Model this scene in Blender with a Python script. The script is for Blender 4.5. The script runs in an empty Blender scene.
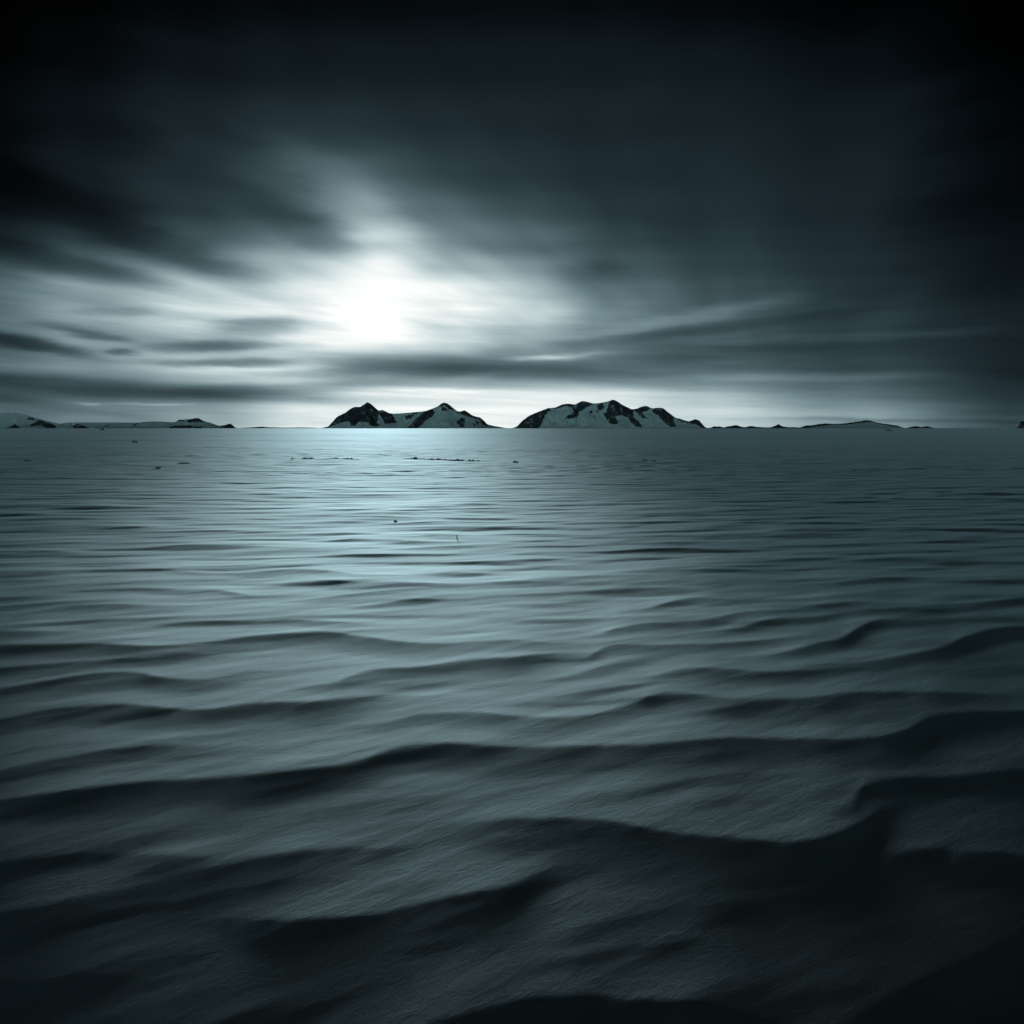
import bpy, math, numpy as np

# ------------------------------------------------------------------ camera
F = 731.0          # focal length in pixels of the 1024 px frame
H = 1.6            # eye height above the snow
P = math.atan(84.0 / F)
cP, sP = math.cos(P), math.sin(P)

scene = bpy.context.scene
COL = scene.collection


def ray(px, py):
    cx = (np.asarray(px, float) - 512.0) / F
    cy = (512.0 - np.asarray(py, float)) / F
    return cx, cP + cy * sP, -sP + cy * cP


def ground(px, py):
    """point of the flat snow seen at a direction given by pixel"""
    dx, dy, dz = ray(px, py)
    t = H / -dz
    return dx * t, dy * t


def project(X, Y):
    depth = Y * cP + H * sP
    up = Y * sP - H * cP
    return 512.0 + F * X / depth, 512.0 - F * up / depth


def azel(px, py):
    dx, dy, dz = ray(px, py)
    return np.arctan2(dx, dy), np.arctan2(dz, np.hypot(dx, dy))


cam = bpy.data.cameras.new('camera')
cam_ob = bpy.data.objects.new('camera', cam)
COL.objects.link(cam_ob)
cam_ob.location = (0, 0, H)
cam_ob.rotation_euler = (math.pi / 2 - P, 0, 0)
cam.sensor_width = 36.0
cam.lens = 36.0 * F / 1024.0
cam.clip_start = 0.05
cam.clip_end = 100000.0
scene.camera = cam_ob

# ------------------------------------------------------------------ noise


def _hash(ix, iy, seed):
    h = (ix.astype(np.int64) * 374761393 + iy.astype(np.int64) * 668265263 + seed * 974634777) & 0xFFFFFFFF
    h = ((h ^ (h >> 13)) * 1274126177) & 0xFFFFFFFF
    return (h ^ (h >> 16)) & 0xFFFFFFFF


def perlin(x, y, seed=0):
    x = np.asarray(x, float)
    y = np.asarray(y, float)
    x0 = np.floor(x)
    y0 = np.floor(y)
    fx, fy = x - x0, y - y0
    u = fx * fx * fx * (fx * (fx * 6 - 15) + 10)
    v = fy * fy * fy * (fy * (fy * 6 - 15) + 10)

    def g(i, j):
        a = _hash(x0 + i, y0 + j, seed) * (2 * math.pi / 4294967296.0)
        return np.cos(a) * (fx - i) + np.sin(a) * (fy - j)
    return ((g(0, 0) * (1 - u) + g(1, 0) * u) * (1 - v) + (g(0, 1) * (1 - u) + g(1, 1) * u) * v) * 1.5


def fbm(x, y, seed=0, octv=4, gain=0.5):
    s, a, f = 0.0, 1.0, 1.0
    for k in range(octv):
        s = s + a * perlin(x * f, y * f, seed + 17 * k)
        a *= gain
        f *= 2.03
    return s


def sstep(a, b, x):
    t = np.clip((x - a) / (b - a), 0, 1)
    return t * t * (3 - 2 * t)


# ------------------------------------------------------------------ the wind-carved snow
# each drift: the line of its crest (direction it is seen in), and the depth of its lee face in the same measure
DRIFTS = [
    ([(-60, 648), (0, 647), (100, 647), (150, 650), (200, 645), (256, 637), (300, 634), (331, 633), (356, 636), (396, 642), (446, 645), (512, 643), (550, 645)], 17, 1.0),
    ([(-60, 672), (0, 669), (100, 664), (150, 662), (185, 657)], 12, 1.0),
    ([(-60, 694), (0, 689), (50, 682), (105, 675), (140, 675), (160, 679), (200, 681), (255, 673)], 18, 1.0),
    ([(-60, 730), (0, 720), (50, 711), (115, 706), (140, 707), (175, 711), (215, 711), (256, 705), (316, 702), (356, 697), (405, 696)], 22, 1.0),
    ([(332, 687), (356, 676), (381, 670), (406, 669), (446, 665), (471, 662), (512, 660), (537, 656), (560, 655)], 17, 1.0),
    ([(385, 724), (416, 716), (446, 714), (481, 715), (512, 719), (562, 721), (597, 717), (632, 707), (662, 696), (687, 697), (730, 702)], 20, 0.95),
    ([(-80, 812), (0, 801), (80, 790), (150, 782), (230, 777), (300, 770), (363, 760), (386, 751), (411, 745), (446, 743), (481, 746), (512, 748), (587, 749),
      (652, 746), (692, 741), (732, 738), (768, 739), (868, 739), (903, 732), (928, 720), (968, 714), (1024, 713), (1100, 712)], 30, 1.1),
    ([(705, 714), (768, 702), (818, 699), (850, 695), (908, 695), (958, 696), (1000, 698)], 20, 1.0),
    ([(850, 667), (908, 656), (948, 647), (968, 637), (993, 630), (1024, 626), (1090, 622)], 15, 1.0),
    ([(760, 660), (818, 645), (843, 639), (858, 630), (878, 622), (918, 620), (955, 621)], 12, 1.0),
    ([(890, 612), (943, 606), (983, 604), (1024, 599), (1090, 596)], 9, 1.0),
    ([(800, 609), (838, 605), (873, 604.5), (915, 608)], 7, 1.0),
    ([(750, 623), (813, 619), (843, 614), (873, 613), (915, 612)], 7, 0.8),
    ([(596, 637), (622, 629), (652, 625.5), (685, 627)], 12, 1.0),
    ([(665, 626), (718, 619), (737, 614.5), (768, 612), (800, 611)], 8, 1.0),
    ([(712, 634), (742, 629), (768, 622), (800, 618)], 9, 0.9),
    ([(640, 612), (677, 601), (702, 598), (740, 602)], 8, 1.0),
    ([(585, 660), (607, 649), (652, 647.5), (702, 646), (768, 642), (800, 640)], 11, 1.0),
    ([(650, 680), (687, 672), (727, 672.5), (768, 675), (850, 672)], 13, 1.0),
    ([(270, 586), (311, 581), (356, 584), (421, 584.5), (440, 585)], 8, 1.0),
    ([(305, 602), (346, 596), (396, 591), (440, 589)], 8, 1.0),
    ([(356, 608), (406, 601), (450, 597)], 7, 1.0),
    ([(140, 631), (190, 624), (256, 624), (293, 622.5), (331, 624), (380, 626)], 7, 1.0),
    ([(15, 616), (65, 607), (105, 606), (170, 607)], 8, 1.0),
    ([(85, 592), (140, 589), (200, 590)], 6, 1.0),
    ([(182, 594), (215, 590.5), (250, 596)], 6, 1.0),
    ([(-60, 634), (0, 634), (70, 635)], 8, 0.9),
    ([(-60, 792), (0, 775), (60, 760), (130, 750), (215, 748)], 13, 0.9),
    ([(-60, 873), (0, 865), (60, 857), (130, 854), (215, 859)], 22, 0.7),
    ([(-60, 925), (0, 912), (100, 892), (200, 870), (280, 855), (360, 848)], 48, 0.8),
    ([(215, 918), (300, 918), (370, 915), (440, 900), (512, 885), (560, 866)], 40, 1.0),
    ([(-60, 996), (0, 987), (75, 977), (150, 974)], 30, 0.6),
    ([(400, 1040), (430, 1024), (480, 1007), (512, 998), (562, 996), (652, 1000), (722, 1007), (770, 1020)], 60, 1.0),
    ([(852, 802), (866, 786), (885, 779), (942, 776), (1024, 768), (1100, 762)], 26, 1.0),
    ([(480, 824), (540, 820), (602, 820), (662, 832), (722, 838), (802, 842), (842, 832), (882, 808), (900, 800)], 52, 1.0),
    ([(872, 853), (942, 850), (1024, 855), (1100, 858)], 30, 0.9),
    ([(800, 1040), (832, 1024), (892, 995), (962, 962), (1024, 932), (1100, 900)], 50, 0.5),
    ([(560, 800), (640, 793), (700, 780), (760, 776)], 14, 0.5),
    ([(300, 812), (380, 800), (470, 795)], 14, 0.4),
    ([(560, 680), (620, 664), (680, 655)], 10, 0.6),
    ([(560, 700), (600, 693), (640, 690)], 9, 0.5),
    ([(380, 850), (470, 838), (520, 842)], 18, 0.4),
    ([(560, 930), (680, 905), (780, 892), (900, 880)], 34, 0.6),
    ([(540, 965), (640, 945), (720, 935)], 30, 0.5),
    ([(125, 547), (200, 545), (310, 547)], 4.5, 1.0),
    ([(-40, 572), (0, 572), (95, 571)], 5.5, 1.0),
    ([(110, 571), (160, 570), (215, 573)], 5, 1.0),
    ([(228, 573), (300, 570), (368, 577)], 6, 1.0),
    ([(332, 556), (365, 554.5), (410, 556)], 5, 1.0),
    ([(325, 541), (350, 539), (375, 540)], 3.5, 1.0),
    ([(420, 535.5), (440, 535), (462, 536)], 3.5, 1.0),
    ([(375, 541.5), (395, 540.5), (430, 542), (470, 542.5)], 4, 1.0),
    ([(390, 550), (430, 547), (480, 546.5)], 4, 0.9),
    ([(410, 523), (445, 521.5), (490, 521.5)], 2.6, 0.9),
    ([(445, 504.5), (480, 503), (515, 505)], 2.4, 0.9),
    ([(420, 575), (450, 573), (505, 575)], 5, 0.9),
    ([(500, 583), (560, 579), (640, 577)], 5, 0.9),
    ([(500, 605), (560, 602), (610, 600)], 7, 0.9),
    ([(590, 592), (640, 588), (690, 590)], 6, 0.9),
    ([(480, 563), (540, 559), (620, 560)], 5, 0.9),
    ([(600, 552), (680, 548), (740, 550)], 4.5, 0.9),
    ([(640, 572), (720, 570), (790, 573)], 5, 0.9),
    ([(800, 585), (870, 580), (960, 578), (1060, 574)], 6, 0.9),
    ([(820, 562), (900, 558), (1000, 557)], 5, 0.9),
    ([(700, 535), (760, 533), (850, 534)], 3.6, 0.9),
    ([(860, 532), (940, 529), (1040, 530)], 3.6, 0.9),
    ([(20, 530), (100, 527), (180, 529)], 3.6, 0.9),
    ([(-40, 553), (30, 551), (110, 553)], 4.4, 0.9),
    ([(512, 461), (600, 461.5), (660, 462), (780, 467), (900, 474), (1040, 482)], 1.4, 0.6),
    ([(-80, 515), (0, 513), (70, 514)], 2.6, 0.8),
    ([(40, 507), (85, 506), (140, 507)], 2.2, 0.7),
    ([(270, 466), (320, 464), (360, 465)], 1.2, 0.5),
]


def pchip(xk, yk, x):
    """smooth monotone cubic through the nodes"""
    xk = np.asarray(xk, float)
    yk = np.asarray(yk, float)
    d = np.diff(yk) / np.diff(xk)
    m = np.zeros(len(xk))
    m[0], m[-1] = d[0], d[-1]
    m[1:-1] = (d[:-1] + d[1:]) / 2
    i = np.clip(np.searchsorted(xk, x) - 1, 0, len(xk) - 2)
    h = xk[i + 1] - xk[i]
    t = np.clip((x - xk[i]) / h, 0, 1)
    return ((2 * t**3 - 3 * t**2 + 1) * yk[i] + (t**3 - 2 * t**2 + t) * h * m[i]
            + (-2 * t**3 + 3 * t**2) * yk[i + 1] + (t**3 - t**2) * h * m[i + 1])


LEE = 0.066         # slope of the lee faces


def swell(X, Y):
    """broad shape of the ground, made to fall towards the viewer so near snow dims"""
    y = np.maximum(Y, 0.3) + 0.15 * np.sin(X * 0.35 + 0.6)
    a = np.minimum(np.abs(np.arctan2(X, np.maximum(Y, 0.5))), 0.8)
    # unseen rise added behind the viewer to block the low light from there
    rise = 1.55 * sstep(0.5, 5.5, -Y) * (1 - sstep(9, 60, -Y)) * (1 - 0.15 * np.sin(X * 0.21))
    low = 1 - sstep(9, 60, -Y)
    return rise + low * (-0.011 * np.maximum(7.6 + 1.3 * a * a - y, 0) ** 2 - 0.014 * np.maximum(4.0 + 0.3 * a * a - y, 0) ** 2)  # near ground tilted away from the sun to darken the foreground


def drift_height(X, Y, B):
    z = np.zeros_like(X)
    ok = Y > 0.9
    px = np.full_like(X, -1e6)
    py = np.full_like(X, -1e6)
    Hl = H - B
    depth = Y[ok] * cP + Hl[ok] * sP
    px[ok] = 512.0 + F * X[ok] / depth
    py[ok] = 512.0 - F * (Y[ok] * sP - Hl[ok] * cP) / depth
    wob = perlin(X * 1.3, Y * 1.3, 5)
    for pts, t, k in DRIFTS:
        xs = [p[0] for p in pts]
        ys = [p[1] for p in pts]
        span = xs[-1] - xs[0]
        run = min(0.45 * span, 40 + 0.12 * span)
        xs = [xs[0] - run] + xs + [xs[-1] + run]
        ys = [ys[0] + 0.12 * t] + ys + [ys[-1] + 0.12 * t]
        sel = np.nonzero(ok & (px > xs[0]) & (px < xs[-1]) & (py > min(ys) - 9 * t) & (py < max(ys) + 3 * t))
        if not len(sel[0]):
            continue
        q, r, y = px[sel], py[sel], Y[sel]
        yc = pchip(xs, ys, q)
        f = (q - xs[0]) / (xs[-1] - xs[0])
        e = min(0.5, 1.75 * run / (xs[-1] - xs[0]) + 0.03)
        tap = sstep(0, e, f) * sstep(0, e, 1 - f)
        tt = t * (0.25 + 0.75 * tap) * (1 + 0.12 * np.sin(q * 0.031 + ys[0]))
        yc = yc + 0.06 * t * wob[sel]
        mpp = y * y / (Hl[sel] * F)                # metres of snow to the pixel of depth
        w = tt * mpp
        ext = (xs[-1] - xs[0]) * y / F
        A = np.minimum(np.minimum(k * LEE * w * 0.85, 0.15), 0.016 * ext) * tap
        s = (yc + A * F / y - r) / tt              # lee side negative
        u = np.clip(-s, 0, 1)
        lee = 1 - u * (1.45 - 0.45 * u * u)            # even slip face, softened at its foot
        wind = np.exp(-np.maximum(s, 0) / 1.6)
        z[sel] += A * np.where(s < 0, lee, wind)
    return z


def ripple(X, Y, lx, ly, seed, rot=0.0, steep=0.9):
    c, s = math.cos(rot), math.sin(rot)
    a, b = X * c + Y * s, -X * s + Y * c
    wx = 0.5 * perlin(a / (lx * 2.2), b / (ly * 4), seed + 3)
    n = perlin(a / lx + wx, b / ly, seed) + 0.35 * perlin(a / lx * 1.9 + 7, b / ly * 2.1, seed + 1)
    b2 = b + steep * ly * 0.35 * n         # lean the crests towards the viewer: steep lee, long windward side
    n = perlin(a / lx + wx, b2 / ly, seed) + 0.35 * perlin(a / lx * 1.9 + 7, b2 / ly * 2.1, seed + 1)
    return n


def snow_height(X, Y):
    X = np.asarray(X, float)
    Y = np.asarray(Y, float)
    r = np.hypot(X, Y)
    B = swell(X, Y)
    z = B + drift_height(X, Y, B)
    near = 1 - sstep(4.5, 9.0, Y)
    # small ripples, weak where the big drifts lie, stronger farther out
    z = z + (0.004 + 0.013 * (1 - near)) * ripple(X, Y, 1.5, 0.48, 11, 0.12) * (1 - sstep(50, 85, r))
    z = z + 0.015 * ripple(X, Y, 3.2, 1.1, 29, 0.08) * (1 - near * 0.75) * (1 - sstep(90, 150, r))
    z = z + 0.017 * ripple(X, Y, 7.5, 3.4, 43, -0.08) * sstep(6, 16, r) * (1 - sstep(190, 260, r))
    z = z + 0.040 * ripple(X, Y, 24.0, 12.0, 57, 0.06) * sstep(20, 60, r) * (1 - sstep(190, 260, r))
    z = z + 0.14 * ripple(X, Y, 95.0, 26.0, 59, 0.03) * sstep(50, 110, r) * (1 - sstep(200, 260, r))
    # fine wind-brushed ridges close by
    z = z + 0.0022 * ripple(X, Y, 0.85, 0.17, 83, 0.22) * (1 - sstep(7, 13, r)) * (0.35 + 0.65 * sstep(-0.3, 0.4, perlin(X / 1.4, Y / 0.8, 85)))
    # rougher, broken patches between smooth sheets
    patch = sstep(0.0, 0.7, fbm(X / 13.0, Y / 8.0, 97, 3)) * sstep(9, 16, r) * (1 - sstep(60, 90, r))
    z = z + 0.022 * patch * ripple(X, Y, 1.0, 0.62, 91, 0.25)
    # scour lines
    c, s = math.cos(0.42), math.sin(0.42)
    a, b = X * c + Y * s, -X * s + Y * c
    b = b + 0.05 * perlin(a * 0.9, b * 0.9, 77)
    z = z + (0.0016 * perlin(a * 1.1, b * 7.0, 71) + 0.0007 * perlin(a * 3.0, b * 19.0, 72)) * (1 - sstep(9, 16, r))
    return z


def mesh_obj(name, verts, faces, mats, parent=None, smooth=True, loc=None):
    verts = np.asarray(verts, np.float32)
    me = bpy.data.meshes.new(name)
    faces = np.asarray(faces, np.int32)
    n = faces.shape[1]
    me.vertices.add(len(verts))
    me.vertices.foreach_set('co', verts.ravel())
    me.loops.add(faces.size)
    me.loops.foreach_set('vertex_index', faces.ravel())
    me.polygons.add(len(faces))
    me.polygons.foreach_set('loop_start', np.arange(0, faces.size, n, dtype=np.int32))
    me.polygons.foreach_set('loop_total', np.full(len(faces), n, np.int32))
    me.polygons.foreach_set('use_smooth', np.full(len(faces), smooth, bool))
    me.update(calc_edges=True)
    me.validate()
    for m in (mats if isinstance(mats, (list, tuple)) else [mats]):
        me.materials.append(m)
    ob = bpy.data.objects.new(name, me)
    COL.objects.link(ob)
    if parent is not None:
        ob.parent = parent
    if loc is not None:
        ob.location = loc
    return ob


def tag(o, label=None, cat=None, group=None, kind=None):
    for k, v in (('label', label), ('category', cat), ('group', group), ('kind', kind)):
        if v:
            o[k] = v
    return o


# ------------------------------------------------------------------ materials
def new_mat(name):
    m = bpy.data.materials.new(name)
    m.use_nodes = True
    nt = m.node_tree
    for n in list(nt.nodes):
        nt.nodes.remove(n)
    return m, nt


def node(nt, typ, **kw):
    n = nt.nodes.new(typ)
    for k, v in kw.items():
        setattr(n, k, v)
    return n


SNOW_TINT = (0.50, 0.80, 0.91)


def snow_material():
    m, nt = new_mat('wind_packed_snow')
    L = nt.links.new
    out = node(nt, 'ShaderNodeOutputMaterial')
    geo = node(nt, 'ShaderNodeNewGeometry')
    # scour grain: long fine streaks along the wind
    mp = node(nt, 'ShaderNodeMapping')
    mp.inputs['Scale'].default_value = (13.0, 38.0, 13.0)
    mr = node(nt, 'ShaderNodeMapping')
    mr.inputs['Rotation'].default_value = (0, 0, -0.55)
    L(geo.outputs['Position'], mr.inputs['Vector'])
    L(mr.outputs['Vector'], mp.inputs['Vector'])
    n1 = node(nt, 'ShaderNodeTexNoise')
    n1.inputs['Scale'].default_value = 1.0
    n1.inputs['Detail'].default_value = 5.0
    n1.inputs['Roughness'].default_value = 0.6
    n1.inputs['Distortion'].default_value = 0.8
    L(mp.outputs['Vector'], n1.inputs['Vector'])
    n2 = node(nt, 'ShaderNodeTexNoise')
    n2.inputs['Scale'].default_value = 260.0
    n2.inputs['Detail'].default_value = 2.0
    L(geo.outputs['Position'], n2.inputs['Vector'])
    b1 = node(nt, 'ShaderNodeBump')
    b1.inputs['Strength'].default_value = 0.17
    b1.inputs['Distance'].default_value = 0.010
    L(n1.outputs['Fac'], b1.inputs['Height'])
    b2 = node(nt, 'ShaderNodeBump')
    b2.inputs['Strength'].default_value = 0.5
    b2.inputs['Distance'].default_value = 0.0015
    L(n2.outputs['Fac'], b2.inputs['Height'])
    L(b1.outputs['Normal'], b2.inputs['Normal'])
    # glaze: crust polished by wind, in broad uneven patches
    mg = node(nt, 'ShaderNodeMapping')
    mg.inputs['Scale'].default_value = (0.25, 0.9, 1.0)
    L(geo.outputs['Position'], mg.inputs['Vector'])
    n3 = node(nt, 'ShaderNodeTexNoise')
    n3.inputs['Scale'].default_value = 0.6
    n3.inputs['Detail'].default_value = 4.0
    L(mg.outputs['Vector'], n3.inputs['Vector'])
    rr = node(nt, 'ShaderNodeMapRange')
    rr.inputs['From Min'].default_value = 0.3
    rr.inputs['From Max'].default_value = 0.7
    rr.inputs['To Min'].default_value = 0.75
    rr.inputs['To Max'].default_value = 0.82
    L(n3.outputs['Fac'], rr.inputs['Value'])
    dif = node(nt, 'ShaderNodeBsdfDiffuse')
    dif.inputs['Color'].default_value = (*SNOW_TINT, 1)
    g1 = node(nt, 'ShaderNodeBsdfGlossy', distribution='BECKMANN')
    g1.inputs['Color'].default_value = (0.73, 0.84, 0.88, 1)
    L(rr.outputs['Result'], g1.inputs['Roughness'])
    mix = node(nt, 'ShaderNodeMixShader')
    mix.inputs['Fac'].default_value = 0.68
    for nd in (dif, g1):
        L(b2.outputs['Normal'], nd.inputs['Normal'])
    g2 = node(nt, 'ShaderNodeBsdfGlossy', distribution='GGX')
    g2.inputs['Color'].default_value = (0.57, 0.82, 0.91, 1)
    g2.inputs['Roughness'].default_value = 0.80
    L(b2.outputs['Normal'], g2.inputs['Normal'])
    gm = node(nt, 'ShaderNodeMixShader')
    gm.inputs['Fac'].default_value = 0.30
    L(g1.outputs[0], gm.inputs[1])
    L(g2.outputs[0], gm.inputs[2])
    L(dif.outputs[0], mix.inputs[1])
    L(gm.outputs[0], mix.inputs[2])
    L(mix.outputs[0], out.inputs['Surface'])
    return m


def slope_snow_material():
    m, nt = new_mat('mountain_snow')
    L = nt.links.new
    out = node(nt, 'ShaderNodeOutputMaterial')
    geo = node(nt, 'ShaderNodeNewGeometry')
    n1 = node(nt, 'ShaderNodeTexNoise')
    n1.inputs['Scale'].default_value = 0.03
    n1.inputs['Detail'].default_value = 6.0
    L(geo.outputs['Position'], n1.inputs['Vector'])
    b = node(nt, 'ShaderNodeBump')
    b.inputs['Strength'].default_value = 0.3
    b.inputs['Distance'].default_value = 8.0
    L(n1.outputs['Fac'], b.inputs['Height'])
    p = node(nt, 'ShaderNodeBsdfPrincipled')
    p.inputs['Base Color'].default_value = (0.54, 0.82, 0.90, 1)
    p.inputs['Roughness'].default_value = 0.75
    L(b.outputs['Normal'], p.inputs['Normal'])
    L(p.outputs[0], out.inputs['Surface'])
    return m


def rock_material(name, scale, lo, hi, dust):
    m, nt = new_mat(name)
    L = nt.links.new
    out = node(nt, 'ShaderNodeOutputMaterial')
    tc = node(nt, 'ShaderNodeTexCoord')
    mp = node(nt, 'ShaderNodeMapping')
    mp.inputs['Scale'].default_value = (1.0, 1.0, 0.45)
    L(tc.outputs['Object'], mp.inputs['Vector'])
    n1 = node(nt, 'ShaderNodeTexNoise')
    n1.inputs['Scale'].default_value = scale
    n1.inputs['Detail'].default_value = 8.0
    n1.inputs['Roughness'].default_value = 0.65
    L(mp.outputs['Vector'], n1.inputs['Vector'])
    cr = node(nt, 'ShaderNodeValToRGB')
    e = cr.color_ramp.elements
    e[0].position, e[0].color = 0.35, (lo * 0.5, lo, lo * 1.25, 1)
    e[1].position, e[1].color = 0.58, (hi * 0.6, hi, hi * 1.2, 1)
    x = e.new(0.585 + dust)
    x.color = (hi * 0.6, hi, hi * 1.2, 1)
    x = e.new(0.66 + dust)
    x.color = (0.34, 0.45, 0.5, 1)
    L(n1.outputs['Fac'], cr.inputs['Fac'])
    b = node(nt, 'ShaderNodeBump')
    b.inputs['Strength'].default_value = 0.7
    b.inputs['Distance'].default_value = 0.3 / scale
    L(n1.outputs['Fac'], b.inputs['Height'])
    p = node(nt, 'ShaderNodeBsdfPrincipled')
    p.inputs['Roughness'].default_value = 0.85
    L(cr.outputs['Color'], p.inputs['Base Color'])
    L(b.outputs['Normal'], p.inputs['Normal'])
    L(p.outputs[0], out.inputs['Surface'])
    return m


M_SNOW = snow_material()
M_SLOPE = slope_snow_material()
M_ROCK = rock_material('dark_rock', 0.035, 0.018, 0.10, -0.02)
M_BLOCK = rock_material('dirty_ice', 9.0, 0.12, 0.32, 0.06)
M_RIDGE = rock_material('broken_ice', 5.0, 0.40, 0.70, 0.0)

# ------------------------------------------------------------------ snow ground: one sheet to the horizon
CY = -4.0
r_rows = np.concatenate([np.arange(0.3, 5.0, 0.2), 5.0 * 1.0030 ** np.arange(0, 1310)])
r_far = r_rows[-1] * 1.06 ** np.arange(1, 86)
r_rows = np.concatenate([r_rows, r_far])
a_dense = np.radians(np.arange(-45, 45.0001, 0.08))
a_rest = np.radians(np.arange(48, 312.5, 4.0))
ang = np.concatenate([a_dense, a_rest])
RR, AA = np.meshgrid(r_rows, ang, indexing='ij')
GX = RR * np.sin(AA)
GY = RR * np.cos(AA) + CY
GZ = np.zeros_like(GX)
nr_dense = len(r_rows) - len(r_far)
sub = (slice(0, nr_dense), slice(0, len(a_dense)))
edge = sstep(0, math.radians(2.0), math.radians(45) - np.abs(AA[sub]))
GZ = swell(GX, GY) * (1 - sstep(150, 250, RR))
GZ[sub] += (snow_height(GX[sub], GY[sub]) - GZ[sub]) * edge * (1 - sstep(200, 250, RR[sub])) * sstep(4.6, 5.6, RR[sub])
nr, na = GX.shape
idx = np.arange(nr * na).reshape(nr, na)
nxt = np.roll(idx, -1, axis=1)
quads = np.stack([idx[:-1], idx[1:], nxt[1:], nxt[:-1]], axis=-1).reshape(-1, 4)[:, ::-1]
verts = np.stack([GX, GY, GZ], -1).reshape(-1, 3)
# the small hole at the fan's centre is filled with a triangle fan made of quads' own first ring
verts = np.vstack([verts, [[0, CY, float(swell(np.array([0.0]), np.array([CY]))[0])]]])
ci = len(verts) - 1
first = idx[0]
half = first[::2]
capq = np.array([[ci, first[i], first[(i + 1) % na], first[(i + 2) % na]] for i in range(0, na - 1, 2)])[:, ::-1]
if na % 2:
    pass
snow = mesh_obj('snow_ground', verts, np.vstack([quads, capq]), M_SNOW)
tag(snow, kind='structure')

# ------------------------------------------------------------------ rocky massifs and low ridges far out on the ice


def in_poly(px, py, poly):
    inside = np.zeros(px.shape, bool)
    n = len(poly)
    for i in range(n):
        x0, y0 = poly[i]
        x1, y1 = poly[(i + 1) % n]
        c = ((y0 > py) != (y1 > py)) & (px < (x1 - x0) * (py - y0) / ((y1 - y0) + 1e-12) + x0)
        inside ^= c
    return inside


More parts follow.
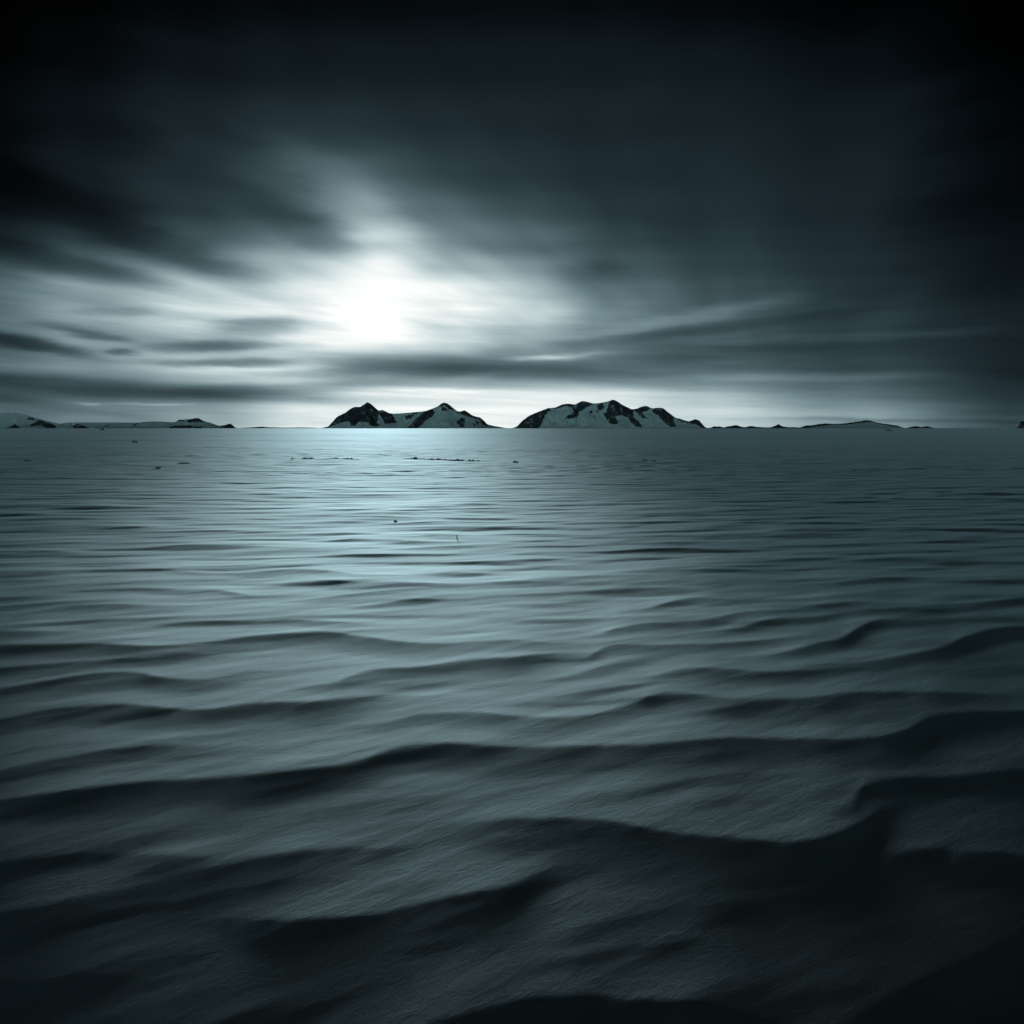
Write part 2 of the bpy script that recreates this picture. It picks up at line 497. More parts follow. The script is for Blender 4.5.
def massif(name, D, skyline, rocks, label, cat, step=0.35, front=1.15, gully=0.14, seed=1, all_rock=False, group=None, jag=0.12, lump=1.0):
    """a ridge D metres away whose crest is seen along the skyline; rocks are the outlines of its bare rock"""
    xs = np.array([p[0] for p in skyline], float)
    ys = np.array([p[1] for p in skyline], float)
    q = np.arange(xs[0], xs[-1] + 1e-6, step)
    sy = np.interp(q, xs, ys)
    sm = pchip(xs, ys, q)
    sy = 0.5 * sy + 0.5 * sm
    amp = np.clip((428 - sy) / 6.0, 0, 1)
    sy = sy - jag * amp * fbm(q * 0.55, q * 0 + seed * 3.7, seed, 4, 0.6) * 1.4
    dx, dy, dz = ray(q, np.minimum(sy, 428.0))
    S = np.maximum(H + D / dy * dz, 0.0)              # crest height
    mpp = D / F
    X = D / dy * dx
    fade = np.minimum(1, np.minimum(q - q[0], q[-1] - q) / (2 * step) + 0.0)
    S = S * np.clip(fade, 0, 1)
    W = front * S + 6 * mpp * lump
    smx = np.convolve(np.pad(W, 12, mode='edge'), np.ones(25) / 25, 'valid')
    W = smx
    yr = 3.0 * mpp * fbm(q * 0.05, q * 0 + seed, seed + 5, 3) * lump
    nf = 46
    tf = np.concatenate([np.linspace(-1, 0, nf), np.linspace(0, 1, nf)[1:]])
    T, _ = np.meshgrid(tf, q, indexing='ij')
    Yl = yr[None, :] + T * W[None, :]
    Xl = np.broadcast_to(X[None, :], T.shape)
    a = np.abs(T)
    prof = (1 - a) ** 1.18
    gx, gy = Xl / (9 * mpp), Yl / (16 * mpp)
    g = fbm(gx, gy, seed + 9, 5, 0.55)
    rg = 1 - 2 * np.abs(fbm(Xl / (6 * mpp) + 0.4 * g, Yl / (22 * mpp), seed + 13, 4, 0.5))
    Z = S[None, :] * (prof + gully * 4 * a * (1 - a) * (0.5 * g + 0.35 * (rg - 0.4)) * (1 - 0.3 * a))
    Z = np.clip(Z, 0, None)
    Z = np.minimum(Z, S[None, :] * (1 - 0.10 * a))    # nothing rises past the crest
    # rock outlines are on the slope itself: across the slope and by height
    ht = np.where(S[None, :] > 0, Z, 0)
    vy = 428.0 - ht / mpp * (1.0)
    qx = np.broadcast_to(q[None, :], T.shape)
    jx = 1.1 * fbm(Xl / (2.2 * mpp), Yl / (3 * mpp), seed + 21, 3, 0.6) * min(1.0, lump)
    jy = 0.8 * fbm(Xl / (2.0 * mpp) + 50, Yl / (3 * mpp), seed + 22, 3, 0.6) * min(1.0, lump)
    # face masks
    cx = 0.25 * ((qx + jx)[:-1, :-1] + (qx + jx)[1:, :-1] + (qx + jx)[:-1, 1:] + (qx + jx)[1:, 1:])
    vj = vy + jy
    cy = 0.25 * (vj[:-1, :-1] + vj[1:, :-1] + vj[:-1, 1:] + vj[1:, 1:])
    if all_rock:
        rock = np.ones(cx.shape, bool)
    else:
        rock = np.zeros(cx.shape, bool)
        for poly in rocks:
            rock |= in_poly(cx, cy, poly)
    # connected bare patches
    lab = np.zeros(rock.shape, int)
    n = 0
    R, C = rock.shape
    for i, j in zip(*np.nonzero(rock)):
        if lab[i, j]:
            continue
        n += 1
        st = [(i, j)]
        lab[i, j] = n
        cells = []
        while st:
            u, v = st.pop()
            cells.append((u, v))
            for du, dv in ((1, 0), (-1, 0), (0, 1), (0, -1)):
                k, l = u + du, v + dv
                if 0 <= k < R and 0 <= l < C and rock[k, l] and not lab[k, l]:
                    lab[k, l] = n
                    st.append((k, l))
        if len(cells) < 14:
            for u, v in cells:
                lab[u, v] = -1
    lab[lab < 0] = 0
    oid = np.arange(T.size).reshape(T.shape)
    F4 = np.stack([oid[:-1, :-1], oid[:-1, 1:], oid[1:, 1:], oid[1:, :-1]], -1)
    base_x = float(0.5 * (X[0] + X[-1]))
    Vs = np.stack([Xl - base_x, Yl, Z - 0.15 * mpp], -1).reshape(-1, 3)
    # bare rock stands proud of the snow and is rougher
    crag = fbm(Xl / (1.6 * mpp), Yl / (2.5 * mpp), seed + 31, 4, 0.6)

    def piece(nm, mask, mat, rough, parent):
        f = F4[mask]
        used, inv = np.unique(f.ravel(), return_inverse=True)
        v = Vs[used].copy()
        if rough:
            cnt_all = np.zeros(T.size, int)
            np.add.at(cnt_all, f.ravel(), 1)
            inner = cnt_all[used] == 4
            am = np.minimum(S[None, :] * 0.05, 0.5 * mpp) * (0.4 + crag) * np.minimum(1, 4 * a)
            v[:, 2] += np.where(inner, am.ravel()[used], 0)
            v[:, 1] -= np.where(inner, am.ravel()[used] * 0.8, 0)
        return mesh_obj(nm, v, inv.reshape(-1, 4), mat, parent)

    comps = [c for c in range(1, n + 1) if (lab == c).any()]
    if all_rock:
        ob = piece(name, np.ones(lab.shape, bool), M_ROCK, True, None)
        ob.location = (base_x, D, 0)
        return tag(ob, label, cat, group)
    if not comps:
        ob = piece(name, np.ones(lab.shape, bool), M_SLOPE, False, None)
        ob.location = (base_x, D, 0)
        return tag(ob, label, cat, group)
    root = bpy.data.objects.new(name, None)
    COL.objects.link(root)
    root.location = (base_x, D, 0)
    tag(root, label, cat, group)
    piece('snow_slope', lab == 0, M_SLOPE, False, root)
    for c in comps:
        piece('rock_face', lab == c, M_ROCK, True, root)
    return root


massif('rocky_massif', 3800, [
    (319, 428), (324, 427.2), (328.3, 426.2), (333, 421.5), (337.6, 416.4), (345, 412.5), (350, 409), (354.2, 406.8), (360, 406.6), (363.5, 404.4), (366.9, 402.1), (370.5, 403.6), (375, 407.6), (378.5, 410.2),
    (382.5, 409.8), (386, 411.3), (390.3, 413.3), (400, 413.2), (414.6, 412), (421, 411.4), (427, 410.4), (433, 408.2), (438, 406), (441, 403.6), (444, 402.5), (447.5, 403.4), (451, 406), (457.6, 411),
    (461, 411.2), (464.5, 410.1), (468, 412.2), (472, 415), (476, 416.4), (480, 417.4), (484, 420.5), (487, 423.7), (493, 425.6), (500, 426.8), (507, 428)],
    [[(324, 429), (338, 413), (355, 404), (367, 398), (382, 406), (391, 411), (398, 422.5), (388, 423.5), (383, 417), (379, 414), (380, 422), (383, 426.5), (376, 425.5), (370, 421.8), (362, 422), (360, 425.4), (356, 425), (353, 421.6), (345, 422), (336, 425.2)],
     [(405, 416), (415, 413.5), (412, 418.5), (407, 419)], [(411, 411), (419, 410.5), (417, 414), (413, 414)],
     [(409, 429), (418, 418), (425, 411.5), (432, 407.5), (435, 412), (434, 416), (428, 420), (423, 425), (420, 429)],
     [(434, 408), (441, 401), (445, 400), (451, 404), (457, 410), (450, 409.5), (445, 405.6), (440, 407)],
     [(441, 407), (447, 408), (449, 411.5), (442, 410)],
     [(456, 409), (464, 407), (474, 413), (481, 416), (489, 425), (484, 425), (479, 420), (470, 416.8), (462, 414.2), (457, 412.6)],
     [(462, 417.5), (465.4, 417.5), (465.4, 427.5), (459, 425), (458, 421)],
     [(475.5, 420.5), (479.5, 421), (478, 424.5)], [(473, 423), (476.5, 423.4), (475, 426.6)]],
    'twin-peaked rock and snow massif below the bright sun, saddle of snow between its peaks', 'mountain', seed=3)

massif('rocky_massif', 3500, [
    (511, 428), (514, 427.4), (516.8, 426.2), (522.7, 420.3), (527, 417), (532.5, 414), (540, 411), (548, 408), (555, 407.4), (562.7, 404.2), (568.6, 403.5), (575.4, 404.2), (579, 402.2), (582.3, 401), (587, 401.6), (593, 403.2),
    (601.8, 402.5), (608.6, 401), (613, 399.5), (616.8, 401.1), (622.2, 404.4), (626.5, 406.5), (631.9, 409), (637.2, 408.3), (641.5, 406.5), (645.8, 405.7), (652.3, 408.1), (657, 407.6), (663, 407.9), (669.4, 412.9),
    (675.9, 417.8), (680.2, 418.6), (688.8, 421.2), (692, 420.2), (695.8, 419), (699.5, 420.5), (702.5, 424), (704.9, 426.9), (708, 428)],
    [[(512, 429), (523, 418), (533, 411), (548, 405), (551, 410), (545, 414), (543, 420), (537, 429)],
     [(548, 405), (562, 402), (575, 402), (583, 398), (592, 401), (592, 405), (586, 407), (582, 410), (578, 412), (577, 416), (570, 418.5), (564, 418.8), (565, 416), (571, 414.5), (573, 411), (572, 407.5), (565, 406), (555, 409)],
     [(596, 405), (603, 403), (603.5, 408), (598, 411)], [(588.4, 410.8), (591.4, 411), (590, 413.6)], [(594.6, 409), (597.6, 410.6), (596, 413)],
     [(608, 403), (613, 397), (617, 399), (622, 402), (627, 405), (633, 410), (632, 417), (638, 424), (637, 426.6), (632, 426.2), (627, 421), (626, 417), (619, 415), (614, 416), (614, 422), (612, 424.4), (607, 424), (604, 419), (602, 414), (606, 410)],
     [(632, 409), (641, 405), (646, 404), (651, 407), (648, 410), (641, 412), (642, 416), (647, 418), (642, 418.8), (638, 416), (635, 412)],
     [(651, 411), (657, 406), (664, 405.5), (672, 414), (673, 426.4), (665, 426.4), (660, 421), (656, 415)],
     [(675, 417), (690, 419.5), (697, 417), (706, 428), (700, 427.6), (694, 424), (686, 422.4), (678, 420.4)]],
    'long humped massif with snow-filled hollows and dark central crag, right of the twin peaks', 'mountain', seed=8)

massif('rocky_headland', 4200, [
    (127, 428), (130, 427.4), (135, 423.5), (142, 422), (150.5, 421.3), (162, 421.5), (174.6, 421.8), (178.4, 419.7), (183, 419.4), (188.5, 419), (192, 418.9), (196, 418), (199, 418.2), (202.5, 420.3), (210, 422.6), (219, 425.4), (225, 424.8), (230.4, 423.5), (233, 425), (235.5, 427.5), (238, 428)],
    [[(175, 426.4), (182, 425.2), (195, 425), (206, 426.4), (207, 429), (175, 429)], [(188, 421), (192, 417), (200, 416), (204, 421), (192, 422.3)], [(178, 418), (186, 418), (184, 421), (177, 421)], [(223, 426), (231, 421), (238, 429), (226, 429)], [(134, 422), (140, 421), (138, 425), (134, 426)]],
    'long flat snowy headland ending in a knobbly dark rock hump, left of the twin peaks', 'headland', seed=15, front=1.5)

massif('snow_dome', 6500, [
    (-120, 428), (-90, 424), (-50, 417), (-20, 414), (0, 413), (19, 413.3), (31.7, 416.5), (48, 421), (61, 424.1), (70, 427), (76, 428)], [],
    'broad smooth grey snow dome behind the dark outcrops at the far left', 'snow dome', seed=21, jag=0.02, gully=0.05, step=0.8)

massif('rocky_outcrop', 4600, [
    (4, 428), (8, 426.8), (15, 423.5), (22, 420), (26, 418.4), (30, 417.3), (34, 417.8), (37, 418.7), (44, 420.9), (50, 423.5), (56, 425.5), (58.5, 427.2), (61, 428)],
    [[(7, 429), (15, 423.2), (20, 424.6), (26, 425.2), (33, 426.8), (33, 429)], [(37, 425), (40, 420), (45, 419.5), (50, 422), (57, 425), (59, 429), (51, 427.4), (48, 425.4), (41, 426)], [(28, 416), (34, 416), (37, 420), (30, 419)]],
    'snow-capped outcrop with two black rock patches in front of the smooth snow dome', 'outcrop', seed=27, front=1.5)

massif('rocky_outcrop', 4300, [
    (56, 428), (60, 427), (64, 425.5), (66.5, 423.2), (68.5, 422.2), (71, 422.5), (73, 424.6), (75.5, 424.4), (78, 423.8), (81, 424.6), (84, 426), (88, 427.4), (91, 428)],
    [[(74, 423), (79, 421), (85, 425), (91, 429), (84, 429), (77, 427)]],
    'small outcrop with a pale square knob and black right flank, beside the snow-capped outcrop', 'outcrop', seed=33, front=1.4)

massif('rocky_outcrop', 4000, [
    (92, 428), (96, 427.6), (100, 427), (104, 425.6), (107, 425), (112, 425.8), (117, 424.5), (121, 425.8), (125, 427.2), (129, 428)],
    [[(96, 427), (102, 426), (103, 429), (96, 429)], [(104, 426), (108, 423), (110, 426)]],
    'lowest dim snowy outcrop touching the left tip of the long headland', 'outcrop', seed=39, front=1.4)

massif('ice_shelf', 9000, [
    (52, 428), (60, 423.4), (68, 422.4), (90, 422.2), (120, 422.3), (150, 422.6), (170, 423.5), (184, 428)], [],
    'flat pale ice shelf along the horizon behind the small left outcrops', 'ice shelf', seed=45, jag=0.02, gully=0.03, step=0.8)

massif('rock_ridge', 4200, [
    (705, 428), (710, 427.4), (713, 426.2), (716, 426.4), (720, 426.3), (724, 427.2), (727, 426.4), (731, 425.8), (735, 425), (738, 425.4), (741.5, 426.6), (746, 427), (751.5, 425.8), (757, 426.6), (764, 427.2), (771.4, 427), (775, 425.8), (779, 424.1),
    (783, 426.3), (788, 427), (794.7, 427), (799.7, 427.4), (803, 428)], [],
    'very low broken line of dark bumps on the horizon right of the humped massif', 'ridge', seed=51, all_rock=True, jag=0.35)

massif('rock_ridge', 4400, [
    (797, 428), (801, 427), (806, 425.3), (812, 425), (818, 424), (826, 423.3), (834, 423.7), (840, 423.4), (846, 423), (854, 421.9), (861, 420.8), (868, 420), (873, 421), (877.6, 422.5), (882, 423.3), (887, 424), (892, 424.8), (897, 425.5), (903, 427.6), (907, 428)],
    [[(795, 429), (806, 423), (820, 421), (846, 421), (866, 417), (878, 420), (890, 422), (906, 427), (906, 429), (897, 427), (885, 425), (868, 421.6), (850, 423.8), (826, 424.8), (808, 426.6), (803, 429)]],
    'long low snowy hill with thin dark rocky crest, highest ridge to the right', 'ridge', seed=57, front=1.8, jag=0.2)

massif('rock_ridge', 5000, [
    (905, 428), (910, 426.8), (916, 426), (921, 427), (925, 426.4), (928, 425.9), (932, 427.1), (936, 428)], [],
    'tiny pair of dark bumps on the horizon just right of the long low hill', 'ridge', seed=63, all_rock=True, jag=0.1)

massif('rock_stack', 2600, [
    (1016, 428), (1017.6, 427), (1019, 424.4), (1020.6, 421.8), (1022.5, 421.4), (1024, 420.9), (1028, 421.2), (1032, 423), (1036, 425.5), (1041, 428)], [],
    'black rock standing on the horizon at the right edge of the view', 'rock', seed=69, all_rock=True, step=0.2, front=1.6)

massif('rock_ridge', 5200, [
    (240, 428), (247, 427.4), (255, 427), (261, 426.5), (268, 427), (285, 427.4), (300, 427.2), (312, 427.4), (322, 428)], [],
    'faintest thin dark line on the horizon between headland and twin peaks', 'ridge', seed=75, all_rock=True, jag=0.05)

# ------------------------------------------------------------------ ice rubble and stray blocks on the snow


def rubble(px0, px1, py0, py1, hpx, seed, label):
    """a broken pressure ridge: one jagged welt of ice pushed up along a line on the snow"""
    n = 150
    q = np.linspace(px0, px1, n)
    X0, Y0 = ground(q, np.linspace(py0, py1, n))
    D = float(np.mean(Y0))
    mpp = D / F
    f = np.linspace(0, 1, n)
    env = sstep(0, 0.25, f) * sstep(0, 0.2, 1 - f)
    b = np.abs(fbm(f * (px1 - px0) / 7.0, f * 0 + 0.3, seed, 4, 0.65))
    spike = np.maximum(0, perlin(f * (px1 - px0) / 4.0, f * 0 + 5.1, seed + 2)) * 0.9
    h = hpx * mpp * (0.35 + 0.6 * b + 0.5 * spike) * env
    m = 15
    T = np.linspace(-1, 1, m)
    Wd = 0.45 + 1.5 * hpx * mpp
    TT, _ = np.meshgrid(T, q, indexing='ij')
    X = np.broadcast_to(X0, TT.shape)
    Y = Y0 + TT * Wd + 0.25 * perlin(X * 1.3, TT * 0 + 2.2, seed + 4)
    rough = 1 + 0.55 * perlin(X * 3.1, Y * 3.1, seed + 6) + 0.3 * perlin(X * 8, Y * 8, seed + 7)
    Z = snow_height(X, Y) + h * (1 - np.abs(TT)) ** 0.8 * rough - 0.02 - 0.04 * np.abs(TT)
    bx, by = float(X0.mean()), D
    i = np.arange(TT.size).reshape(TT.shape)
    fc = np.stack([i[:-1, :-1], i[:-1, 1:], i[1:, 1:], i[1:, :-1]], -1).reshape(-1, 4)
    ob = mesh_obj('ice_ridge', np.stack([X - bx, Y - by, Z], -1).reshape(-1, 3), fc, M_RIDGE, None, False, (bx, by, 0))
    return tag(ob, label, 'ice ridge', 'broken ice ridges on the snow plain')


rubble(286, 319, 459.2, 458.6, 2.0, 5, 'short broken ice ridge left of the sun glitter, slightly taller at its right end')
rubble(322, 362, 458.0, 460.0, 2.0, 9, 'broken ice ridge crossing the bright sun glitter on the snow')
rubble(392, 492, 458.5, 461.5, 2.0, 14, 'longest jagged ice ridge, just right of the sun glitter')


def block(px, py, wpx, hpx, seed, label, name='ice_block', cat='ice block', mat=None, group='stray blocks on the snow plain'):
    rng = np.random.default_rng(seed)
    x, y = ground(px, py)
    x, y = float(x), float(y)
    mpp = y / F
    import bmesh
    bm = bmesh.new()
    bmesh.ops.create_icosphere(bm, subdivisions=3, radius=1.0)
    v = np.array([w.co[:] for w in bm.verts])
    dirs = rng.normal(size=(9, 3))
    dirs /= np.linalg.norm(dirs, axis=1)[:, None]
    cut = rng.uniform(0.55, 0.9, 9)
    for d, c in zip(dirs, cut):                          # flat broken faces
        k = v @ d
        v = np.where((k > c)[:, None], v - (k - c)[:, None] * d, v)
    v *= 1 + 0.10 * fbm(v[:, 0] * 2 + seed, v[:, 1] * 2 + v[:, 2], seed, 3)[:, None]
    # a lower lump beside the main one
    v[:, 0] *= wpx * mpp / 2
    v[:, 1] *= wpx * mpp / 2.4
    v[:, 2] = v[:, 2] * hpx * mpp * 0.75 + hpx * mpp * 0.3
    v[:, 2] *= 1 - 0.35 * sstep(-0.2, 1, v[:, 0] / (wpx * mpp / 2) * rng.choice([-1, 1]))
    fc = np.array([[w.index for w in f.verts] for f in bm.faces])
    bm.free()
    z = float(snow_height(np.array([x]), np.array([y]))[0])
    ob = mesh_obj(name, v, fc, mat or M_BLOCK, None, False, (x, y, z))
    return tag(ob, label, cat, group)


block(28, 461.5, 9, 3.0, 1, 'dark flat ice lump alone on the snow at the far left')
block(135, 442.5, 6, 2.2, 2, 'small ice lump on the snow below the long headland')
block(158.5, 468.5, 7, 2.0, 3, 'thin flat ice chip on the snow, left of the broken ridges')
block(184, 463.8, 12, 1.7, 4, 'wide low ice slab on the snow between the flat chip and the first broken ridge')
block(102, 430.3, 5, 2.4, 5, 'dark lump on the ice right below the lowest left outcrop')
block(395.5, 522, 4, 2.0, 6, 'single dark pebble-like block in the bright snow below the glitter')
block(515.5, 462.5, 6, 1.7, 7, 'small dark ice chip just past the right end of the longest ridge')
block(645, 461.5, 6, 1.9, 8, 'small ice chip on the snow below the humped massif')
block(653.5, 462.2, 5, 1.3, 9, 'thinnest ice flake, close beside the chip below the humped massif')
block(855.5, 471.5, 7, 2.2, 10, 'lone dark ice lump on the shadowed snow below the long low hill')
block(889, 431.2, 9, 2.0, 11, 'low dark slab on the ice at the foot of the long low hill')

# a short bent stake poking out of the snow
sx, sy_ = (float(v) for v in ground(457, 541))
mp_ = sy_ / F
zz = float(snow_height(np.array([sx]), np.array([sy_]))[0])
pts = np.array([[0, 0, -0.04], [0.002, 0, 2.0 * mp_], [-0.004, 0, 4.0 * mp_], [-0.022, 0.004, 4.7 * mp_]])
rad = [0.55 * mp_, 0.5 * mp_, 0.5 * mp_, 0.42 * mp_]
vs, fs = [], []
for k, (p, r) in enumerate(zip(pts, rad)):
    for j in range(8):
        a = j * math.pi / 4
        vs.append(p + r * np.array([math.cos(a), math.sin(a), 0]))
for k in range(3):
    for j in range(8):
        fs.append([k * 8 + j, k * 8 + (j + 1) % 8, (k + 1) * 8 + (j + 1) % 8, (k + 1) * 8 + j])
for a, b, c, d in ((0, 1, 2, 3), (0, 3, 4, 7), (4, 5, 6, 7)):
    fs.append([24 + a, 24 + b, 24 + c, 24 + d])
st = mesh_obj('marker_stake', vs, fs, M_BLOCK, None, True, (sx, sy_, zz))
tag(st, 'thin dark stake with bent tip poking out of the snow', 'stake')

# ------------------------------------------------------------------ sun
SUN_AZ, SUN_EL = (float(v) for v in azel(376, 312))
sun = bpy.data.lights.new('sun', 'SUN')
sun.energy = 1.6
sun.angle = math.radians(10)
sun.color = (0.82, 1.0, 1.03)
sun_ob = bpy.data.objects.new('sun', sun)
COL.objects.link(sun_ob)
sun_ob.rotation_euler = (math.pi / 2 - SUN_EL, 0, math.pi - SUN_AZ)
sun_ob.location = (0, 0, 50)

# ------------------------------------------------------------------ sky: streaming cloud with the sun behind it
world = bpy.data.worlds.new('World')
scene.world = world
world.use_nodes = True
nt = world.node_tree
for n in list(nt.nodes):
    nt.nodes.remove(n)
L = nt.links.new


class E:
    """a value in the node tree, with arithmetic"""
    def __init__(self, sock):
        self.s = sock

    @staticmethod
    def op(o, *args):
        n = nt.nodes.new('ShaderNodeMath')
        n.operation = o
        for i, a in enumerate(args):
            if isinstance(a, E):
                L(a.s, n.inputs[i])
            else:
                n.inputs[i].default_value = float(a)
        return E(n.outputs[0])

    def __add__(s, o): return E.op('ADD', s, o)
    __radd__ = __add__
    def __sub__(s, o): return E.op('SUBTRACT', s, o)
    def __rsub__(s, o): return E.op('SUBTRACT', o, s)
    def __mul__(s, o): return E.op('MULTIPLY', s, o)
    __rmul__ = __mul__
    def __truediv__(s, o): return E.op('DIVIDE', s, o)
    def pow(s, o): return E.op('POWER', s, o)


def Eexp(a): return E.op('POWER', math.e, a)
def Emax(a, b): return E.op('MAXIMUM', a, b)


def Esmooth(a, b, x):
    n = nt.nodes.new('ShaderNodeMapRange')
    n.interpolation_type = 'SMOOTHSTEP'
    L(x.s, n.inputs['Value'])
    n.inputs['From Min'].default_value = a
    n.inputs['From Max'].default_value = b
    return E(n.outputs['Result'])


def Elin(a, b, x):
    n = nt.nodes.new('ShaderNodeMapRange')
    n.clamp = True
    L(x.s, n.inputs['Value'])
    n.inputs['From Min'].default_value = a
    n.inputs['From Max'].default_value = b
    return E(n.outputs['Result'])


def Enoise(x, y, z=0.0, detail=3.0, rough=0.5, dist=0.0):
    c = nt.nodes.new('ShaderNodeCombineXYZ')
    for i, v in enumerate((x, y, z)):
        if isinstance(v, E):
            L(v.s, c.inputs[i])
        else:
            c.inputs[i].default_value = v
    n = nt.nodes.new('ShaderNodeTexNoise')
    n.inputs['Scale'].default_value = 1.0
    n.inputs['Detail'].default_value = detail
    n.inputs['Roughness'].default_value = rough
    n.inputs['Distortion'].default_value = dist
    L(c.outputs[0], n.inputs['Vector'])
    return E(n.outputs['Fac']) - 0.5


tc = nt.nodes.new('ShaderNodeTexCoord')
sep = nt.nodes.new('ShaderNodeSeparateXYZ')
L(tc.outputs['Generated'], sep.inputs[0])
dx, dy, dz = (E(sep.outputs[i]) for i in range(3))
az0 = E.op('ARCTAN2', dx, dy)
el0 = E.op('ARCSINE', dz)

# wind streaming: the cloud deck's own plane, drawn out along the wind
inv = 1.0 / 1.0
zc = Emax(dz, 0.0) + 0.05
cu, cv = dx / zc, dy / zc
# the streaks run towards a point on the horizon right of the massif
VA = math.radians(20.0)
ca, sa = math.cos(VA), math.sin(VA)
across = cu * ca - cv * sa
along = cu * sa + cv * ca
plume = Enoise(across * 0.55, along * 0.10, 3.3, 4.0, 0.5, 0.2)
plume2 = Enoise(across * 1.6, along * 0.22, 8.1, 3.0, 0.5)

w1 = Enoise(az0 * 4.0, el0 * 14.0, 1.7, 3.0)
w2 = Enoise(az0 * 3.0 + 5.0, el0 * 22.0, 4.2, 3.0)
el = el0 + w1 * 0.020 * Esmooth(0.0, 0.12, el0)
az = az0 + w2 * 0.10

COLS = [0, 100, 200, 300, 375, 450, 525, 600, 700, 850, 1024]
ROWS = [-260, 0, 60, 120, 170, 210, 240, 265, 290, 320, 345, 365, 380, 395, 410, 427]
SKY = {
    0:    [2, 2, 6, 12, 16, 22, 40, 75, 110, 115, 95, 110, 85, 72, 95, 105],
    100:  [3, 5, 14, 24, 32, 40, 60, 98, 160, 168, 152, 150, 120, 88, 125, 135],
    200:  [4, 12, 25, 36, 48, 58, 88, 135, 215, 222, 180, 190, 165, 104, 150, 165],
    300:  [5, 17, 30, 44, 66, 80, 125, 185, 238, 247, 236, 205, 195, 185, 228, 230],
    375:  [5, 19, 34, 50, 76, 102, 154, 236, 253, 255, 250, 140, 160, 225, 242, 242],
    450:  [5, 20, 34, 48, 66, 86, 114, 165, 220, 234, 222, 128, 150, 235, 243, 243],
    525:  [5, 20, 34, 46, 58, 78, 110, 150, 166, 188, 166, 132, 142, 232, 243, 243],
    600:  [5, 18, 32, 42, 50, 57, 68, 82, 110, 132, 122, 120, 134, 225, 234, 236],
    700:  [4, 14, 27, 34, 40, 44, 52, 60, 72, 90, 88, 96, 125, 182, 208, 214],
    850:  [3, 8, 20, 30, 34, 36, 41, 46, 52, 59, 59, 68, 92, 118, 142, 150],
    1024: [2, 2, 6, 12, 16, 19, 23, 27, 31, 34, 36, 38, 42, 52, 62, 68],
}
EL_LO, EL_HI = -0.03, 0.95
fel = Elin(EL_LO, EL_HI, el)
val = None
prev = None
for c in COLS:
    rp = nt.nodes.new('ShaderNodeValToRGB')
    rp.color_ramp.interpolation = 'EASE'
    azc = float(azel(c, 428)[0])
    els = [float(azel(c, r)[1]) for r in ROWS]
    stops = sorted(((e - EL_LO) / (EL_HI - EL_LO), v / 255.0) for e, v in zip(els, SKY[c]))
    el_ = rp.color_ramp.elements
    while len(el_) > 1:
        el_.remove(el_[-1])
    el_[0].position = stops[0][0]
    el_[0].color = (stops[0][1],) * 3 + (1,)
    for p_, v_ in stops[1:]:
        x = el_.new(min(p_, 1.0))
        x.color = (v_, v_, v_, 1)
    L(fel.s, rp.inputs['Fac'])
    r = E(rp.outputs['Color'])
    if val is None:
        val = r
    else:
        t = Esmooth(prev, azc, az)
        val = val + (r - val) * t
    prev = azc

# single cloud bars and plumes: centre, half length, half thickness (all as seen), tilt, strength
BARS = [
    (85, 213, 130, 16, 18, -0.48), (60, 262, 90, 8, 9, -0.25), (200, 262, 60, 7, 10, -0.12),
    (25, 343, 48, 6, 8, -0.75), (80, 331, 32, 4, 8, -0.40), (125, 352, 11, 3, 4, -0.40),
    (215, 346, 62, 4.5, -3, -0.45), (262, 327, 36, 8, -3, -0.42), (225, 362, 55, 4, -2, -0.40), (105, 312, 26, 4, -4, -0.18),
    (430, 361, 105, 10, 2, -0.30), (400, 374, 60, 6, -2, -0.20), (320, 372, 60, 4, -3, -0.25), (110, 387, 180, 7, 2, -0.35), (290, 388, 80, 5, -3, -0.25),
    (520, 372, 140, 7, 2, -0.25), (640, 362, 110, 6, -3, -0.15), (620, 340, 90, 5, -4, -0.15), (730, 326, 120, 5, -4, -0.16), (760, 345, 140, 7, 1, -0.15), (880, 372, 150, 5, 2, -0.10),
    (700, 315, 80, 6, -8, 0.24), (830, 339, 120, 4, 0, 0.20), (780, 377, 200, 4, 0, 0.14), (270, 372, 85, 5, -1, 0.16), (430, 389, 80, 2.2, 1, 0.12), (545, 359, 40, 2.6, 1, 0.18), (560, 357, 40, 2.5, -3, 0.25),
    (350, 192, 75, 26, 34, 0.32), (300, 226, 60, 14, 25, -0.22), (470, 215, 60, 16, 10, 0.10), (440, 262, 60, 10, 8, -0.10),
    (560, 262, 70, 14, 12, -0.15), (150, 160, 120, 22, 20, -0.10), (95, 403, 9, 1.3, 0, 0.22), (148, 403, 26, 1.3, 0, 0.20), (900, 420, 110, 2.0, 1, -0.18), (60, 407, 60, 3.5, 6, -0.12),
]
bw = Enoise(az0 * 9.0, el0 * 40.0, 9.4, 4.0, 0.55)
azb = az0 + bw * 0.07
elb = el0 + Enoise(az0 * 8.0, el0 * 34.0, 2.6, 5.0, 0.6) * 0.014
lg = None
for px, py, hl, ht, tilt, k in BARS:
    a0, e0 = (float(v) for v in azel(px, py))
    ct, s_ = math.cos(math.radians(-tilt)), math.sin(math.radians(-tilt))
    da, de = azb - a0, elb - e0
    u = (da * (ct * F / hl)) + (de * (s_ * F / hl))
    v = (de * (ct * F / ht)) - (da * (s_ * F / ht))
    g = Eexp((u * u + v * v).pow(1.5) * -0.8) * k
    lg = g if lg is None else lg + g
streak = Enoise(az0 * 3.2 + w1 * 0.6, el0 * 55.0 + az0 * 2.0, 6.6, 7.0, 0.62)
low = 1.0 - Esmooth(0.10, 0.24, el0)
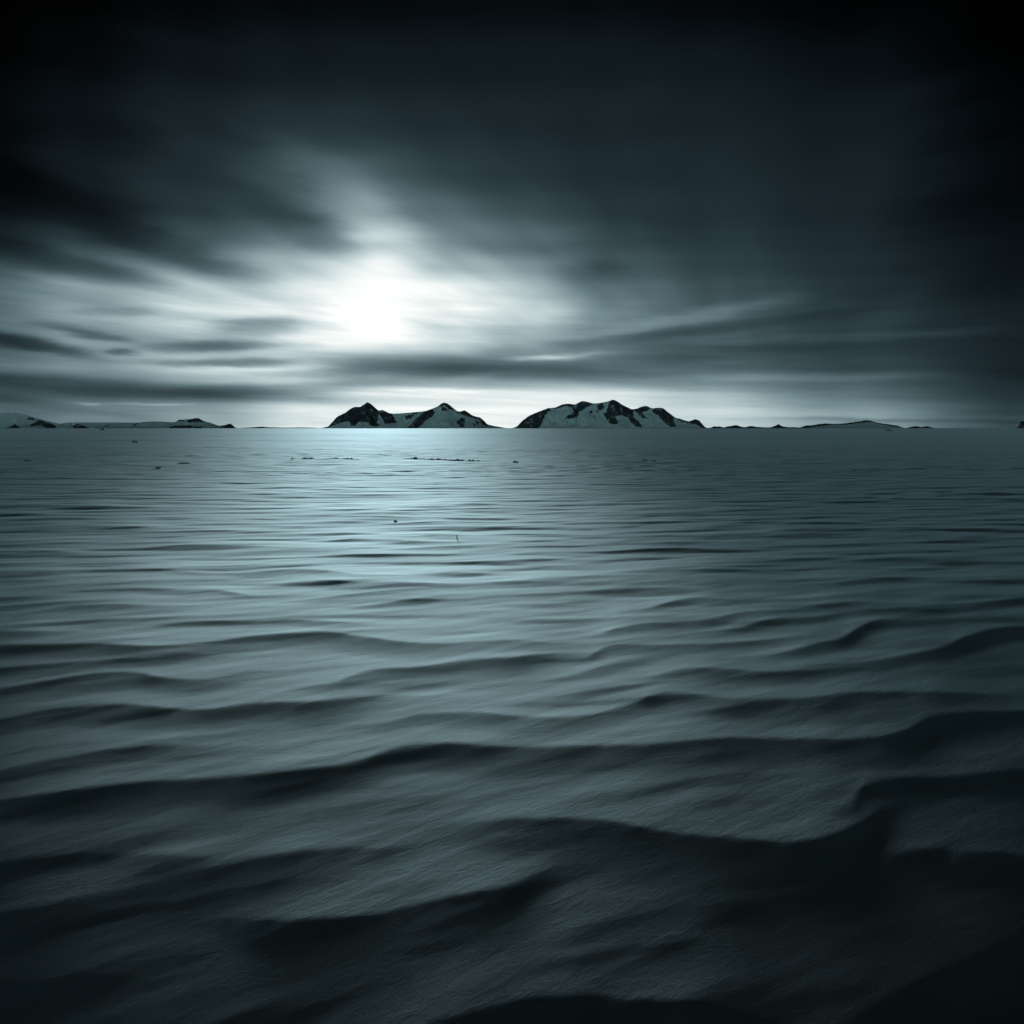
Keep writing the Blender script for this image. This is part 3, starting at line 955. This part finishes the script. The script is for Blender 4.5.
lg = lg + streak * low * 0.48 + plume * 0.80 * Esmooth(0.05, 0.18, el0) + plume2 * 0.55 * Esmooth(0.05, 0.18, el0)
val = Emax(val, 0.0) * Eexp(lg)
# low bright band added behind the viewer as fill for mountains and lee faces
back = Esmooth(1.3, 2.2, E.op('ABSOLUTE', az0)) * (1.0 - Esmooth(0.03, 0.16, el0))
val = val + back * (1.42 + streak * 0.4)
lum = val.pow(2.2)
# the sun itself, spread by the cloud in front of it
da, de = az0 - SUN_AZ, el0 - SUN_EL
r2 = da * da + de * de
core = Eexp(r2 * (-0.5 / math.radians(2.4) ** 2)) * 0.17 + Eexp((da * da * 0.45 + de * de) * (-0.5 / math.radians(3.6) ** 2)) * 0.05
lum = lum + core * Eexp(lg * 1.2)
# sky colour: cold blue-green in thin light, neutral towards white
sat = E.op('MINIMUM', lum.pow(0.65), 1.0)
satb = E.op('MINIMUM', lum.pow(0.3), 1.0)
cmb = nt.nodes.new('ShaderNodeCombineColor')
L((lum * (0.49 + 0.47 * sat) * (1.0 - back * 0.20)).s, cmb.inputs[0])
L(lum.s, cmb.inputs[1])
L((lum * (1.33 - 0.35 * satb)).s, cmb.inputs[2])
bg = nt.nodes.new('ShaderNodeBackground')
L(cmb.outputs[0], bg.inputs['Color'])
bg.inputs['Strength'].default_value = 1.0
# clear sky above the deck, only just let through
sk = nt.nodes.new('ShaderNodeTexSky')
sk.sky_type = 'NISHITA'
sk.sun_disc = False
sk.sun_elevation = SUN_EL
sk.sun_rotation = SUN_AZ
bg2 = nt.nodes.new('ShaderNodeBackground')
L(sk.outputs[0], bg2.inputs['Color'])
bg2.inputs['Strength'].default_value = 0.05
mx = nt.nodes.new('ShaderNodeMixShader')
mx.inputs['Fac'].default_value = 0.998
L(bg2.outputs[0], mx.inputs[1])
L(bg.outputs[0], mx.inputs[2])
wo = nt.nodes.new('ShaderNodeOutputWorld')
L(mx.outputs[0], wo.inputs['Surface'])

# ------------------------------------------------------------------ view
scene.view_settings.view_transform = 'Standard'
scene.view_settings.look = 'None'
scene.view_settings.exposure = 0.0
scene.view_settings.gamma = 1.0
